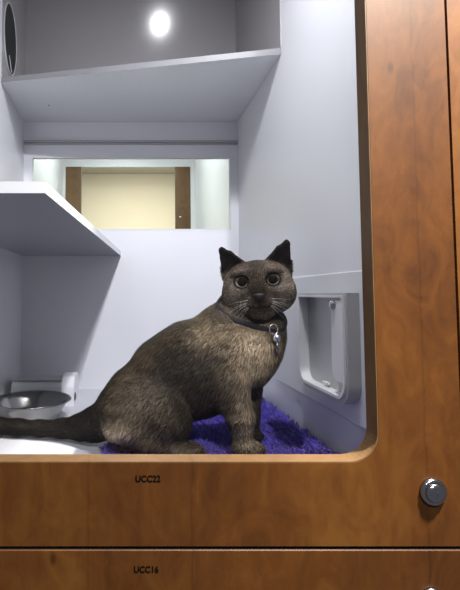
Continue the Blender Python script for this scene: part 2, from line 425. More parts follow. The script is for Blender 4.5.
# shell of the neighbouring cubicle
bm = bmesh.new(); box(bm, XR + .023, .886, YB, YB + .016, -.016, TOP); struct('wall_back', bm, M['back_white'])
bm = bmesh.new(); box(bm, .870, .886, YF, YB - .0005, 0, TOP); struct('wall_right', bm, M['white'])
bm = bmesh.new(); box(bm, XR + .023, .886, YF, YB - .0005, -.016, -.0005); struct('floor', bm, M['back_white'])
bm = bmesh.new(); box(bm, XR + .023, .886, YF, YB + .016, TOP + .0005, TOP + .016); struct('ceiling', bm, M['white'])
bm = bmesh.new(); box(bm, XL - .016, .886, DT + .002, DT + .02, -.60, -.041); struct('wall_front', bm, M['dark'])
# carcass edges behind the gaps
bm = bmesh.new(); box(bm, XR + .003, XR + .022, YF, YB, -.016, TOP + .016); struct('trim_3', bm, M['dark'])
bm = bmesh.new(); box(bm, XL - .016, XR + .022, YF, .10, -.04, -.0165); struct('trim_4', bm, M['dark'])

# ------------------------------------------------------------------ the cubicle and corridor behind the back window
Y2 = 1.50
bm = bmesh.new(); box(bm, XL - .016, XL, YB + .0165, Y2 - .021, .2, .9); struct('wall_left', bm, M['white'])
bm = bmesh.new(); box(bm, XR, XR + .016, YB + .0165, Y2 - .021, .2, .9); struct('wall_right', bm, M['white'])
bm = bmesh.new(); box(bm, XL - .016, XR + .016, YB + .0165, Y2 - .021, .184, .2); struct('floor', bm, M['white'])
zc = P(130, 168, Y2).z
bm = bmesh.new(); box(bm, XL - .016, XR + .016, YB + .0165, Y2 - .021, .9, .916); struct('ceiling', bm, M['white'])
pl0, pl1, pr0, pr1 = P(66, 200, Y2).x, P(81.5, 200, Y2).x, P(175, 200, Y2).x, P(190, 200, Y2).x
dr = empty('door_frame', (0, Y2, .2), 'dark wooden door frame seen through the window in the back wall', 'door frame')
for x0, x1 in ((pl0, pl1), (pr0, pr1)):
    bm = bmesh.new(); box(bm, x0, x1, Y2 - .02, Y2, .2, zc); bevel(bm, .001, 1); ps = finish('post', bm, M['wood_dark'], dr)
bm = bmesh.new(); box(bm, XL - .016, XR + .016, Y2 - .02, Y2, zc, .916); hd = finish('top_rail', bm, M['white'], dr); hd['label'] = 'white top rail'
for x0, x1 in ((XL - .016, pl0), (pr1, XR + .016)):
    bm = bmesh.new(); box(bm, x0, x1, Y2 - .02, Y2, .2, zc); p_ = finish('side_stile', bm, M['white'], dr); p_['label'] = 'white stile'
q = P(180.5, 217, Y2 - .021); bm = bmesh.new(); lathe(bm, [(.006, .001), (.006, -.003), (.004, -.005)], q, 20, 'y'); finish('lock', bm, M['chrome'], dr, True)
YC = 3.4; zc2 = P(130, 176, YC).z
bm = bmesh.new(); box(bm, -2.2, 2.2, YC, YC + .05, -.6, zc2 + .02); struct('wall_corridor', bm, M['beige'])
bm = bmesh.new(); box(bm, -2.2, 2.2, Y2, YC + .05, zc2 + .02, zc2 + .07); struct('ceiling_corridor', bm, M['ceil_warm'])

# ------------------------------------------------------------------ bowl and white holder
bc = Vector((P(32, 397, .466).x, .466, 0))
bm = bmesh.new()
lathe(bm, [(r_ * 1.04, h_) for r_, h_ in ((.001, .0025), (.040, .002), (.044, .0), (.046, .001), (.053, .012), (.061, .026), (.067, .036), (.0735, .0392), (.0745, .0400),
           (.0735, .0412), (.067, .0395), (.060, .028), (.052, .014), (.044, .0055), (.001, .0045))], bc, 72)
o = finish('bowl', bm, M['steel'], None, True, origin=bc); tag(o, 'shallow stainless steel bowl standing on the white floor under the low shelf', 'bowl')
hc = Vector((P(40, 388, .62).x, .62, 0))
hx0, hx1 = P(13, 380, .60).x, P(63, 380, .60).x
hd = empty('holder', (hc.x, .62, 0), 'white plastic holder with rounded end behind the steel bowl', 'holder')
bm = bmesh.new(); prism(bm, rrect(.585, .655, 0.0, .052, .014, 6), 'x', hx0, hx1); finish('body', bm, M['white'], hd)
bm = bmesh.new(); ex1 = P(75, 380, .59).x
prism(bm, [(y, z) for y, z in rrect(.572, .668, 0, .062, .028, 8, (0, 0, 1, 1))], 'x', hx1 + .0002, ex1); finish('end_piece', bm, M['white_edge'], hd)
bm = bmesh.new(); box(bm, hx0 + .004, hx1, .588, .640, .0521, .0545); bevel(bm, .001); finish('lid', bm, M['track'], hd)
bm = bmesh.new(); lathe(bm, [(.009, 0), (.009, .0015), (.006, .002)], (ex1 + .0001, .586, .018), 20, 'x'); finish('foot_plug', bm, M['dark'], hd)
bm = bmesh.new(); lathe(bm, [(.012, 0), (.012, -.006), (.009, -.008)], (hx0 - .0001, .62, .036), 20, 'x'); finish('knob', bm, M['dark'], hd)

# ------------------------------------------------------------------ the cat
exec_cat = True
VOX = .0019
prims = []      # (sdf function, bounds lo, hi, blend)
def sc_at(Y): return F_PX / (Y - CAM.y)
def rotmat(a):      # roll in the picture plane (about Y), degrees counter clockwise as seen
    t = math.radians(a); return np.array([[math.cos(t), 0, math.sin(t)], [0, 1, 0], [-math.sin(t), 0, math.cos(t)]])
def ell(c, r, R=None, k=.012):
    c = np.array(c, float); r = np.array(r, float); R = np.eye(3) if R is None else R   # rows: local axes
    def f(p):
        q = (p - c) @ R.T / r; l = np.sqrt((q * q).sum(-1)) + 1e-9
        g = np.sqrt(((q / r) ** 2).sum(-1)) + 1e-9
        return l * (l - 1) / g
    m = r.max(); prims.append((f, c - m, c + m, k))
def cap(a, b, ra, rb, k=.010):
    a, b = np.array(a, float), np.array(b, float)
    def f(p):
        ab = b - a; t = np.clip(((p - a) @ ab) / (ab @ ab), 0, 1)
        return np.linalg.norm(p - a - t[..., None] * ab, axis=-1) - (ra + (rb - ra) * t)
    m = max(ra, rb); prims.append((f, np.minimum(a, b) - m, np.maximum(a, b) + m, k))
def tri(a, b, c, th, k=.005):
    a, b, c = (np.array(v, float) for v in (a, b, c))
    def f(p):
        ba, cb, ac = b - a, c - b, a - c; nn = np.cross(ba, ac)
        pa, pb, pc = p - a, p - b, p - c
        s = np.sign((pa @ np.cross(ba, nn))) + np.sign((pb @ np.cross(cb, nn))) + np.sign((pc @ np.cross(ac, nn)))
        def seg(e, q): return ((e * np.clip((q @ e) / (e @ e), 0, 1)[..., None] - q) ** 2).sum(-1)
        dd = np.where(s < 2, np.minimum(np.minimum(seg(ba, pa), seg(cb, pb)), seg(ac, pc)), (pa @ nn) ** 2 / (nn @ nn))
        return np.sqrt(dd) - th
    prims.append((f, np.minimum(np.minimum(a, b), c) - th, np.maximum(np.maximum(a, b), c) + th, k))
def E(x, y, Y, rx, ry, rd, rot=0, k=.014):
    s = sc_at(Y); ell(P(x, y, Y), (rx / s, rd, ry / s), rotmat(rot), k)
def K(x0, y0, Y0, r0, x1, y1, Y1, r1, k=.010):
    cap(P(x0, y0, Y0), P(x1, y1, Y1), r0 / sc_at(Y0), r1 / sc_at(Y1), k)
# trunk
E(148, 404, .300, 44, 42, .070, 0)               # rump
E(128, 412, .305, 33, 27, .060, 0)               # seat
E(173, 377, .290, 45, 43, .070, 25)              # flank
E(196, 368, .285, 42, 48, .070, 25)              # ribs
E(219, 352, .280, 34, 40, .060, 15)              # shoulders
E(242, 352, .270, 32, 37, .053, 14)              # chest
E(250, 321, .292, 32, 27, .044, 0, .016)         # neck
E(257, 333, .274, 26.5, 22, .036, 0, .012)
E(238, 314, .298, 18, 22, .034, 20, .014)
E(262, 344, .262, 19, 24, .036, 0, .016)         # throat and bib
E(225, 325, .275, 24, 22, .046, 30, .016)        # nape
# near front leg
E(226, 372, .232, 21, 34, .026, -6, .014)        # shoulder blade
K(230, 385, .228, 18, 240, 418, .222, 12.5, .012)
K(240, 418, .222, 12.5, 243, 442, .220, 10.2)
E(248, 447.5, .212, 15.5, 7.6, .014, -4, .006)
for dx, dY in ((10, -.010), (13, -.003), (13, .005), (9, .011)): E(248 + dx - 1, 449.5, .211 + dY, 5.5, 5.2, .0062, 0, .003)
# far front leg
K(247, 375, .300, 16, 248, 412, .302, 10.5, .012)
K(248, 412, .302, 10.5, 250, 432, .302, 9)
E(253.5, 435.5, .298, 8.6, 6.4, .013, 0, .005)
for dY in (-.010, -.002, .007): E(258, 437, .297 + dY, 5, 4.6, .006, 0, .003)
# near hind leg
E(141, 410, .240, 40, 32, .034, 18, .012)        # thigh
E(167, 414, .226, 22, 24, .024, 30, .012)        # knee
K(176, 425, .222, 14, 150, 440, .226, 11, .010)
K(118, 428, .242, 12.5, 152, 435, .230, 8.5, .009)    # hock
K(155, 439, .226, 8.5, 183, 448, .212, 7.5, .007)      # long foot
E(189, 449.5, .210, 13, 6.6, .015, 0, .005)
for dx, dY in ((9, -.011), (11, -.004), (11, .004), (8, .011)): E(188 + dx, 450.5, .210 + dY, 5.5, 5, .006, 0, .003)
# far hind leg
E(150, 410, .355, 36, 32, .030, 15, .012)
K(150, 437, .365, 9, 185, 438, .362, 7, .008)
# tail lying along the floor
tl = [(112, 418, .300, 21), (96, 424, .315, 16.5), (82, 427, .327, 12.5), (62, 428.5, .340, 8.6), (40, 428.5, .350, 7.4), (18, 427.5, .356, 7.6), (-4, 426, .360, 8.0), (-26, 424, .362, 7.0), (-44, 422, .364, 5)]
for (a0, a1) in zip(tl, tl[1:]): K(*a0, *a1, .008)
# head, in its own frame: u right, v up, w out of the face
HC = np.array(P(257.8, 288, .248)); KH = 1 / sc_at(.248) * 1.02
fwd = np.array(CAM) - HC; fwd[2] -= .01; fwd /= np.linalg.norm(fwd)
rt = np.cross(np.array([0, 0, 1.]), fwd); rt /= np.linalg.norm(rt); up_ = np.cross(fwd, rt)
ro = math.radians(4.8); rt, up_ = rt * math.cos(ro) + up_ * math.sin(ro), up_ * math.cos(ro) - rt * math.sin(ro)
HR = np.stack([rt, up_, fwd])
def H(u, v, w): return HC + (u * rt + v * up_ + w * fwd) * KH
def hell(u, v, w, a, b, c, k=.006): ell(H(u, v, w), np.array((a, b, c)) * KH, HR, k)
hell(0, 2.5, -10, 33, 25.5, 30, .008)
hell(0, -7, -4, 33, 22, 25, .008)
for s_ in (-1, 1):
    hell(18 * s_, -5.5, 1, 15.5, 16.5, 17, .007)
    hell(6.5 * s_, -14, 17.5, 8, 7, 7, .004)
    hell(14 * s_, 15, 10, 9, 4.5, 7, .006)
    hell(16 * s_, -4, 12, 9, 6, 8, .006)
    o_, i_, bk = H(31.5 * s_, 11, -10), H(11.5 * s_, 27, -4), H(23 * s_, 20, -19)
    t1_, t2_, m_ = H(32.6 * s_, 40.8, -8), H(31.2 * s_, 42.6, -7.5), H(23 * s_, 37.6, -6)
    tri(t1_, o_, bk, .0028, .004); tri(t1_, t2_, bk, .0028, .003); tri(t2_, m_, bk, .0026, .003); tri(m_, i_, bk, .0026, .004)
    tri(t2_, H(26 * s_, 16, -13), H(18 * s_, 23, -11), .0022, .004)
hell(0, -15, 12, 13.5, 11, 11, .006)
hell(0, -23.5, 9, 12, 7, 11, .006)
cap(H(0, 10, 14), H(0, -7, 20.5), 6.5 * KH, 4.2 * KH, .006)
lo = np.min([p[1] for p in prims], 0) - .012; hi = np.max([p[2] for p in prims], 0) + .012
lo[2] = max(lo[2], -.004)
dim = np.ceil((hi - lo) / VOX).astype(int)
D = np.full(dim, .05, np.float32)
ax = [lo[i] + VOX * np.arange(dim[i]) for i in range(3)]
for f, a0, a1, k in prims:
    m = .5 * k + .016
    i0 = np.maximum(np.floor((a0 - m - lo) / VOX).astype(int), 0); i1 = np.minimum(np.ceil((a1 + m - lo) / VOX).astype(int) + 1, dim)
    sl_ = tuple(slice(i0[i], i1[i]) for i in range(3))
    p = np.stack(np.meshgrid(*[ax[i][sl_[i]] for i in range(3)], indexing='ij'), -1)
    dn = f(p); do = D[sl_]
    h = np.maximum(k - np.abs(dn - do), 0) / k
    D[sl_] = np.minimum(dn, do) - h * h * k * .25
def field(p):
    q = (np.asarray(p) - lo) / VOX; i = np.clip(np.floor(q).astype(int), 0, dim - 2); t = np.clip(q - i, 0, 1); r_ = 0
    for a_ in (0, 1):
        for b__ in (0, 1):
            for c_ in (0, 1):
                r_ += D[i[0] + a_, i[1] + b__, i[2] + c_] * (t[0] if a_ else 1 - t[0]) * (t[1] if b__ else 1 - t[1]) * (t[2] if c_ else 1 - t[2])
    return r_
def face_w(u, v):
    w_ = 45.0
    while w_ > -10 and field(H(u, v, w_)) > 0: w_ -= .25
    return w_
W_NOSE = face_w(0, -8.5)
# eye sockets (smooth subtraction)
EYES = [(-14.2, 7), (14.6, 7)]
W_EYE = [face_w(*e_) for e_ in EYES]
def carve(c, r, k=.0025):
    c = np.array(c); r = np.array(r) * KH; mm = r.max() + .006
    i0 = np.floor((c - mm - lo) / VOX).astype(int); i1 = np.ceil((c + mm - lo) / VOX).astype(int)
    sl_ = tuple(slice(i0[i], i1[i]) for i in range(3))
    p = np.stack(np.meshgrid(*[ax[i][sl_[i]] for i in range(3)], indexing='ij'), -1)
    q = (p - c) @ HR.T / r; l = np.sqrt((q * q).sum(-1)) + 1e-9; g = np.sqrt(((q / r) ** 2).sum(-1)) + 1e-9
    dn = -(l * (l - 1) / g); do = D[sl_]
    h = np.maximum(k - np.abs(dn - do), 0) / k
    D[sl_] = np.maximum(dn, do) + h * h * k * .25
for (u, v), we in zip(EYES, W_EYE): carve(H(u, v, we + 3), (6.7, 6.1, 9))
# stand on the rug pile
zz = ax[2][None, None, :]
D = np.maximum(D, np.where(ax[0] < -.045, .0015, .0058)[:, None, None] - zz + 0 * D)
def surface_nets(D):
    S = D < 0; nx, ny, nz = D.shape
    cs = np.zeros((nx - 1, ny - 1, nz - 1), np.uint8)
    for dx in (0, 1):
        for dy in (0, 1):
            for dz in (0, 1): cs += S[dx:nx - 1 + dx, dy:ny - 1 + dy, dz:nz - 1 + dz]
    act = (cs > 0) & (cs < 8); ijk = np.argwhere(act); idx = np.full(act.shape, -1, np.int64); idx[act] = np.arange(len(ijk))
    acc = np.zeros((len(ijk), 3)); cnt = np.zeros(len(ijk))
    i, j, k = ijk.T
    cor = [(a, b, c) for a in (0, 1) for b in (0, 1) for c in (0, 1)]
    for A in cor:
        for ax_ in range(3):
            if A[ax_]: continue
            B = list(A); B[ax_] = 1
            da = D[i + A[0], j + A[1], k + A[2]]; db = D[i + B[0], j + B[1], k + B[2]]
            cr = (da < 0) != (db < 0); t = np.where(cr, da / (da - db + 1e-12), 0)
            q = np.stack([np.full(len(i), float(v)) for v in A], 1); q[:, ax_] += t
            acc += q * cr[:, None]; cnt += cr
    V = ijk + acc / cnt[:, None]
    quads = []
    for ax_ in range(3):
        sh = [slice(1, -1)] * 3; sh2 = [slice(1, -1)] * 3; sh[ax_] = slice(0, -1); sh2[ax_] = slice(1, None)
        a, b = S[tuple(sh)], S[tuple(sh2)]; e = np.argwhere(a != b); off = np.ones(3, int); off[ax_] = 0; e0 = e + off
        fl_ = a[tuple(e.T)]
        o1, o2 = [(ax_ + 1) % 3, (ax_ + 2) % 3]
        def g(d1_, d2__):
            q = e0.copy(); q[:, o1] -= d1_; q[:, o2] -= d2__; return idx[tuple(q.T)]
        Q = np.stack([g(1, 1), g(0, 1), g(0, 0), g(1, 0)], 1); Q[~fl_] = Q[~fl_][:, ::-1]; quads.append(Q)
    return V, np.concatenate(quads, 0)
V, Q = surface_nets(D); V = lo + V * VOX
# light relaxation
def relax(V, Q, it, w=.5):
    for _ in range(it):
        acc = np.zeros_like(V); c = np.zeros(len(V))
        for a_ in range(4):
            for b__ in ((a_ + 1) % 4, (a_ + 3) % 4):
                np.add.at(acc, Q[:, a_], V[Q[:, b__]]); np.add.at(c, Q[:, a_], 1)
        V = V * (1 - w) + w * acc / c[:, None]
    return V
V = relax(V, Q, 2)
def normals(V, Q):
    fn = np.cross(V[Q[:, 2]] - V[Q[:, 0]], V[Q[:, 3]] - V[Q[:, 1]]); N_ = np.zeros_like(V)
    for a_ in range(4): np.add.at(N_, Q[:, a_], fn)
    return N_ / (np.linalg.norm(N_, axis=1, keepdims=True) + 1e-12), np.linalg.norm(fn, axis=1)
NV, area = normals(V, Q)
NOISE = [(rng.normal(size=3) * s_, rng.uniform(0, 6.28)) for s_ in (25, 25, 40, 40, 70, 70, 110, 110)]
def fnoise(p): return sum(np.sin(p @ a_ + b__) for a_, b__ in NOISE) / 4.0
def sm(a_, b__, x_): t_ = np.clip((x_ - a_) / (b__ - a_), 0, 1); return t_ * t_ * (3 - 2 * t_)
def proj(p):
    d_ = p - np.array(CAM); dep = d_ @ np.array(FW)
    return PX0 + F_PX * d_[:, 0] / dep, PY0 - F_PX * (d_ @ np.array(UP)) / dep
def mixc(C, col, w_): return C * (1 - w_[:, None]) + np.array(col) * w_[:, None]
XW = lambda x_, Y_=.28: P(x_, 300, Y_).x
ZW = lambda y_, Y_=.28: P(200, y_, Y_).z
def fur_colour(p):
    """coat: dark sable with a warm tan chest, pale hock, dark mask, ears and tail"""
    hp = (p - HC) @ HR.T / KH; u, v, w_ = hp.T
    C = np.tile(np.array([.031, .024, .0165]), (len(p), 1))
    nz = fnoise(p)
    C = C * (1 + .22 * nz)[:, None]
    def blob(x_, y_, rx, ry, rot=0):
        cx, cz = XW(x_), ZW(y_); t_ = math.radians(rot)
        dx, dz = (p[:, 0] - cx) * 625, (p[:, 2] - cz) * 625
        a_, b__ = dx * math.cos(t_) + dz * math.sin(t_), -dx * math.sin(t_) + dz * math.cos(t_)
        return np.exp(-((a_ / rx) ** 2 + (b__ / ry) ** 2))
    C = mixc(C, (.40, .31, .205), .9 * blob(246, 346, 27, 34, 10))         # chest
    C = mixc(C, (.34, .26, .16), .75 * blob(206, 326, 24, 11, 34))         # shoulder ridge
    C = mixc(C, (.25, .195, .135), .8 * blob(235, 402, 13, 40, 0))           # front leg
    C = mixc(C, (.19, .145, .09), .5 * blob(150, 350, 44, 9, 36))           # spine
    C = mixc(C, (.024, .017, .011), .9 * blob(170, 354, 28, 26, 20))        # dark flank
    C = mixc(C, (.045, .034, .024), .55 * blob(195, 415, 22, 22, 0))         # belly
    C = mixc(C, (.055, .042, .030), .55 * blob(118, 400, 22, 26, 0))
    C = mixc(C, (.42, .34, .23), .95 * blob(119, 419, 15, 9, 10) * sm(.262, .240, p[:, 1]))   # hock
    C = mixc(C, (.052, .040, .027), .4 * blob(150, 395, 28, 16, 20))
    C = mixc(C, (.22, .17, .12), .8 * blob(178, 437, 26, 8, 0))
    C = mixc(C, (.014, .011, .009), sm(XW(112), XW(86), p[:, 0]))            # tail
    # head
    hd_ = sm(-38, -28, v) * sm(-50, -40, w_ - .0 * v) * (np.abs(u) < 45) * sm(-34, -20, v + .5 * w_)
    C = mixc(C, (.085, .065, .047), hd_ * .9)
    mask = np.exp(-((u / 12) ** 2 + ((v + 9) / 14) ** 2)) * (w_ > 2)
    C = mixc(C, (.020, .014, .011), np.clip(mask * 1.1, 0, .95) * hd_)
    fore = np.exp(-((u / 8) ** 2 + ((v - 20) / 10) ** 2)) * (w_ > -10)
    C = mixc(C, (.022, .017, .010), .85 * fore * hd_)
    ck = np.exp(-(((np.abs(u) - 23) / 8) ** 2 + ((v + 2) / 14) ** 2)) * (w_ > -12)
    C = mixc(C, (.21, .178, .148), .65 * ck * hd_)
    er_ = sm(18, 25, v + .5 * (np.abs(u) - 23)) * (np.abs(u) > 11)
    C = mixc(C, (.020, .016, .015), er_ * hd_)
    mouth = np.exp(-((u / 1.4) ** 2)) * sm(-17, -16, v) * sm(-10, -12, v) + np.exp(-(((v + 17 + .03 * (np.abs(u) - 5) ** 2 - .5) / 1.2) ** 2)) * (np.abs(u) < 9)
    C = mixc(C, (.008, .006, .005), np.clip(mouth, 0, 1) * (w_ > 12) * .9)
    for eu, ev in EYES:
        e_ = ((u - eu) / 7.6) ** 2 + ((v - ev) / 6.9) ** 2
        C = mixc(C, (.012, .009, .008), (1 - sm(.75, 1.25, e_)) * (w_ > 5))
        ring = np.exp(-((np.sqrt(e_) - 1.45) / .22) ** 2) * (w_ > 5) * (np.abs(u) > 8)
        C = mixc(C, (.14, .11, .085), ring * .6)
    return np.clip(C * np.where(hd_ > .5, .82, .70)[:, None] * np.array([1, .965, .92]), .004, 1)
root_c = P(180, 452, .28); cat = empty('cat', (root_c.x, .28, .006), 'dark sable brown cat sitting on the purple rug, looking at the camera', 'cat')
body = tri_mesh('body', V, Q, M['fur_skin'], cat, fur_colour(V) * .8)
# fur: short hairs laid along the coat
NF = 135000
qc = V[Q].mean(1); wq = area * np.where(((qc - HC) ** 2).sum(1) < .075 ** 2, 2.4, 1.0)
fi = rng.choice(len(Q), NF, p=wq / wq.sum()); bw = rng.dirichlet((1, 1, 1, 1), NF)
rp = (V[Q[fi]] * bw[..., None]).sum(1); rn = (NV[Q[fi]] * bw[..., None]).sum(1); rn /= np.linalg.norm(rn, axis=1, keepdims=True)
hp = (rp - HC) @ HR.T / KH; u, v, w_ = hp.T
is_head = (v > -30) & (np.abs(u) < 44) & (w_ > -45) & (v + .5 * w_ > -30)
keep = np.ones(NF, bool)
for eu, ev in EYES: keep &= ~((((u - eu) / 7.8) ** 2 + ((v - ev) / 7.2) ** 2 < 1) & (w_ > 0))
keep &= ~((np.abs(u) < 6) & (np.abs(v + 8.5) < 5) & (w_ > 15))
keep &= rp[:, 2] > np.where(rp[:, 0] > -.05, .0205, .006)
rp, rn, u, v, w_, is_head = (a_[keep] for a_ in (rp, rn, u, v, w_, is_head)); n = len(rp)
flow = np.tile(np.array([-.55, -.05, -.85]), (n, 1))
leg = (rp[:, 2] < ZW(405)) & (rp[:, 0] > XW(212)); flow[leg] = (.05, 0, -1)
bib = (rp[:, 0] > XW(232)) & ~leg; flow[bib] = (-.25, -.1, -1)
tailm = rp[:, 0] < XW(100); flow[tailm] = (-1, 0, -.15)
foot = (rp[:, 2] < ZW(438)) & ~tailm; flow[foot] = (1, 0, -.2)
hfl = (u[:, None] * rt * 1.2 + (v + 8)[:, None] * up_ * .9) ; hfl = hfl / (np.linalg.norm(hfl, axis=1, keepdims=True) + 1e-6) - fwd * .9
flow = np.where(is_head[:, None], hfl, flow)
clump = np.stack([fnoise(rp * 1.6 + 3.1), fnoise(rp * 1.6 + 7.7), fnoise(rp * 1.6 + 1.3)], 1)
flow = flow / np.linalg.norm(flow, axis=1, keepdims=True) + rng.normal(0, .22, (n, 3)) + clump * np.where(is_head, .08, .26)[:, None]
flow -= rn * (flow * rn).sum(1, keepdims=True); flow /= np.linalg.norm(flow, axis=1, keepdims=True) + 1e-9
ears = is_head & (v > 24)
ln = np.where(is_head, .0058, np.where(leg | foot, .0058, np.where(tailm, .007, .0105))) * rng.uniform(.6, 1.25, n)
ln = np.where(ears, .0022, ln); ln = np.where(is_head & (w_ > 12), ln * .6, ln)
d1_ = flow + rn * np.where(is_head, .55, .38)[:, None]; d1_ /= np.linalg.norm(d1_, axis=1, keepdims=True)
dd2 = flow + rn * .10; dd2 /= np.linalg.norm(dd2, axis=1, keepdims=True)
side = np.cross(d1_, rn); side /= np.linalg.norm(side, axis=1, keepdims=True) + 1e-9
wd = np.where(is_head, .00040, .00050)[:, None]
r0 = rp - rn * .0005; mid = r0 + d1_ * (ln * .5)[:, None]; tip = mid + dd2 * (ln * .5)[:, None]
for a_ in (mid, tip): a_[:, 2] = np.maximum(a_[:, 2], np.where(rp[:, 0] > -.05, .0195, .003))
FV = np.stack([r0 - side * wd, r0 + side * wd, mid - side * wd * .8, mid + side * wd * .8, tip], 1).reshape(-1, 3)
b5 = np.arange(n)[:, None] * 5
FF = np.concatenate([b5 + np.array([[0, 1, 3]]), b5 + np.array([[0, 3, 2]]), b5 + np.array([[2, 3, 4]])], 0)
streak = fnoise(rp * np.array([2.6, 2.6, 1.2]) + 5)
FC = fur_colour(rp) * (rng.lognormal(0, np.where(is_head, .55, .42)) * (1 + .34 * streak))[:, None] * np.where(is_head, 1.05, 1.25)[:, None]
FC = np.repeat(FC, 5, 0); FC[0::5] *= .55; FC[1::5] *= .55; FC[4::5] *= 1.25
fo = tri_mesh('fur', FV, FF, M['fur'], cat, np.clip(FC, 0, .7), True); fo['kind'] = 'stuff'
# eyes
for (eu, ev), we in zip(EYES, W_EYE):
    c = H(eu, ev, we - 7.9); rr = 7.8 * KH; nl, na = 24, 48
    tgt = np.array(CAM) - c; tgt /= np.linalg.norm(tgt)
    a_ = np.cross(up_, tgt); a_ /= np.linalg.norm(a_); b__ = np.cross(tgt, a_)
    th = np.linspace(0, math.pi, nl); ph = np.arange(na) * 2 * math.pi / na
    T, Ph = np.meshgrid(th, ph, indexing='ij')
    EV = c + rr * (np.cos(T)[..., None] * tgt + (np.sin(T) * np.cos(Ph))[..., None] * a_ + (np.sin(T) * np.sin(Ph))[..., None] * b__)
    rad = np.sin(T) * 7.6 * (T < math.pi / 2) + 9 * (T >= math.pi / 2)
    col = np.zeros(EV.shape); pup = sm(4.9, 4.1, rad)[..., None]; irs = sm(6.4, 5.4, rad)[..., None]
    low = (.10 + 1.25 * sm(.15, -.8, np.sin(Ph) + .25 * np.cos(Ph)))[..., None]
    ir = np.array([.74, .66, .48]) * low
    col = (ir * irs + np.array([.02, .015, .012]) * (1 - irs)) * (1 - pup) + np.array([.010, .006, .004]) * pup
    id_ = np.arange(nl * na).reshape(nl, na)
    FQ = np.stack([id_[:-1], id_[1:], np.roll(id_, -1, 1)[1:], np.roll(id_, -1, 1)[:-1]], -1).reshape(-1, 4)
    o = tri_mesh('eye', EV.reshape(-1, 3), FQ, M['eye'], cat, col.reshape(-1, 3)); o['label'] = 'dark eye with a pale golden rim'
# nose
bm = bmesh.new(); nv = []
for ww, sc_ in ((W_NOSE - 4, 1.15), (W_NOSE + .6, 1.1), (W_NOSE + 2.2, .66)):
    nv.append([bm.verts.new(H(u_ * sc_, -8 + v_ * sc_, ww - abs(u_) * .35 + (-1.0 if v_ < -1 else 0))) for u_, v_ in ((-4.8, 2.2), (-2, 3), (2, 3), (4.8, 2.2), (4.4, 0), (1.6, -3.2), (-1.6, -3.2), (-4.4, 0))])
for A, B in zip(nv, nv[1:]):
    for i in range(8): bm.faces.new((A[i], A[(i + 1) % 8], B[(i + 1) % 8], B[i]))
bm.faces.new(nv[-1]); bm.faces.new(nv[0][::-1])
bmesh.ops.subdivide_edges(bm, edges=bm.edges[:], cuts=1, use_grid_fill=True, smooth=.6)
o = finish('nose', bm, M['nose'], cat, True); o['label'] = 'dark brown nose'
# whiskers
for s_ in (-1, 1):
    for i, (v0, du, dv) in enumerate(((-10.5, 27, 0), (-12, 30, -7), (-13.5, 28, -13), (-15, 24, -18), (-12.5, 33, -11), (-16, 18, -19))):
        pts = []
        for t_ in np.linspace(0, 1, 7):
            pts.append(H(s_ * (9 + .72 * du * t_), v0 + .72 * dv * t_ - 3 * t_ * t_, W_NOSE - 2 - 8 * t_ + 4 * math.sin(t_ * 3)))
        bm = bmesh.new(); tube(bm, pts, [.00022 * (1 - .75 * t_) for t_ in np.linspace(0, 1, 7)], 5)
        finish('whisker', bm, M['whisker'], cat, True)
# collar with ring and bell
cc = np.array(P(252, 311, .280)); cax = np.array([.25, -.45, .87]); cax /= np.linalg.norm(cax)
ca = np.cross(cax, [0, 1, 0]); ca /= np.linalg.norm(ca); cb = np.cross(cax, ca)
# radius follows the neck: march out through the field
col_pts = []
for t_ in np.linspace(0, 2 * math.pi, 60, endpoint=False):
    dr_ = ca * math.cos(t_) + cb * math.sin(t_); rr = .015
    while rr < .075 and field(cc + dr_ * rr) < 0: rr += .0005
    col_pts.append(rr)
cp = np.array(col_pts)
for _ in range(6): cp = (cp + np.roll(cp, 1) + np.roll(cp, -1)) / 3
cp = np.minimum(cp, np.median(cp) * 1.25) + .0012
bm = bmesh.new(); rings = []
for i, t_ in enumerate(np.linspace(0, 2 * math.pi, 60, endpoint=False)):
    dr_ = ca * math.cos(t_) + cb * math.sin(t_)
    rings.append([bm.verts.new(cc + dr_ * (cp[i] + a_) + cax * h_) for a_, h_ in ((-.004, -.0055), (.0006, -.0055), (.0012, 0), (.0006, .0055), (-.004, .0055))])
for i in range(60):
    A, B = rings[i], rings[(i + 1) % 60]
    for k in range(5): bm.faces.new((A[k], B[k], B[(k + 1) % 5], A[(k + 1) % 5]))
col = finish('collar', bm, M['collar'], cat, True); col['label'] = 'dark fabric collar'
base = world_of(cat)
bell_c = np.array(P(279.5, 339, .205))
for _ in range(80):
    if field(bell_c) < .008: bell_c = bell_c + np.array([.0, -.002, 0])
for _ in range(80):
    if field(bell_c) > .0095: bell_c = bell_c + np.array([.0, .001, 0])
bm = bmesh.new(); bmesh.ops.create_uvsphere(bm, u_segments=20, v_segments=14, radius=.0058, matrix=Matrix.Translation(bell_c)); finish('bell', bm, M['silver'], col, True, origin=base)
rc = bell_c + np.array([-.004, 0, .0125])
bm = bmesh.new(); tube(bm, [rc + np.array([math.cos(t_) * .0058, .001 * math.sin(t_), math.sin(t_) * .0072]) for t_ in np.linspace(0, 2 * math.pi, 25)], .0009, 6); finish('ring', bm, M['silver'], col, True, origin=base)
tc_ = bell_c + np.array([.0, -.001, -.014])
bm = bmesh.new(); tube(bm, [tc_ + np.array([0, 0, .010]), tc_, tc_ + np.array([.0008, 0, -.010])], [.0016, .0024, .0014], 8); finish('tag', bm, M['steel'], col, True, origin=base)

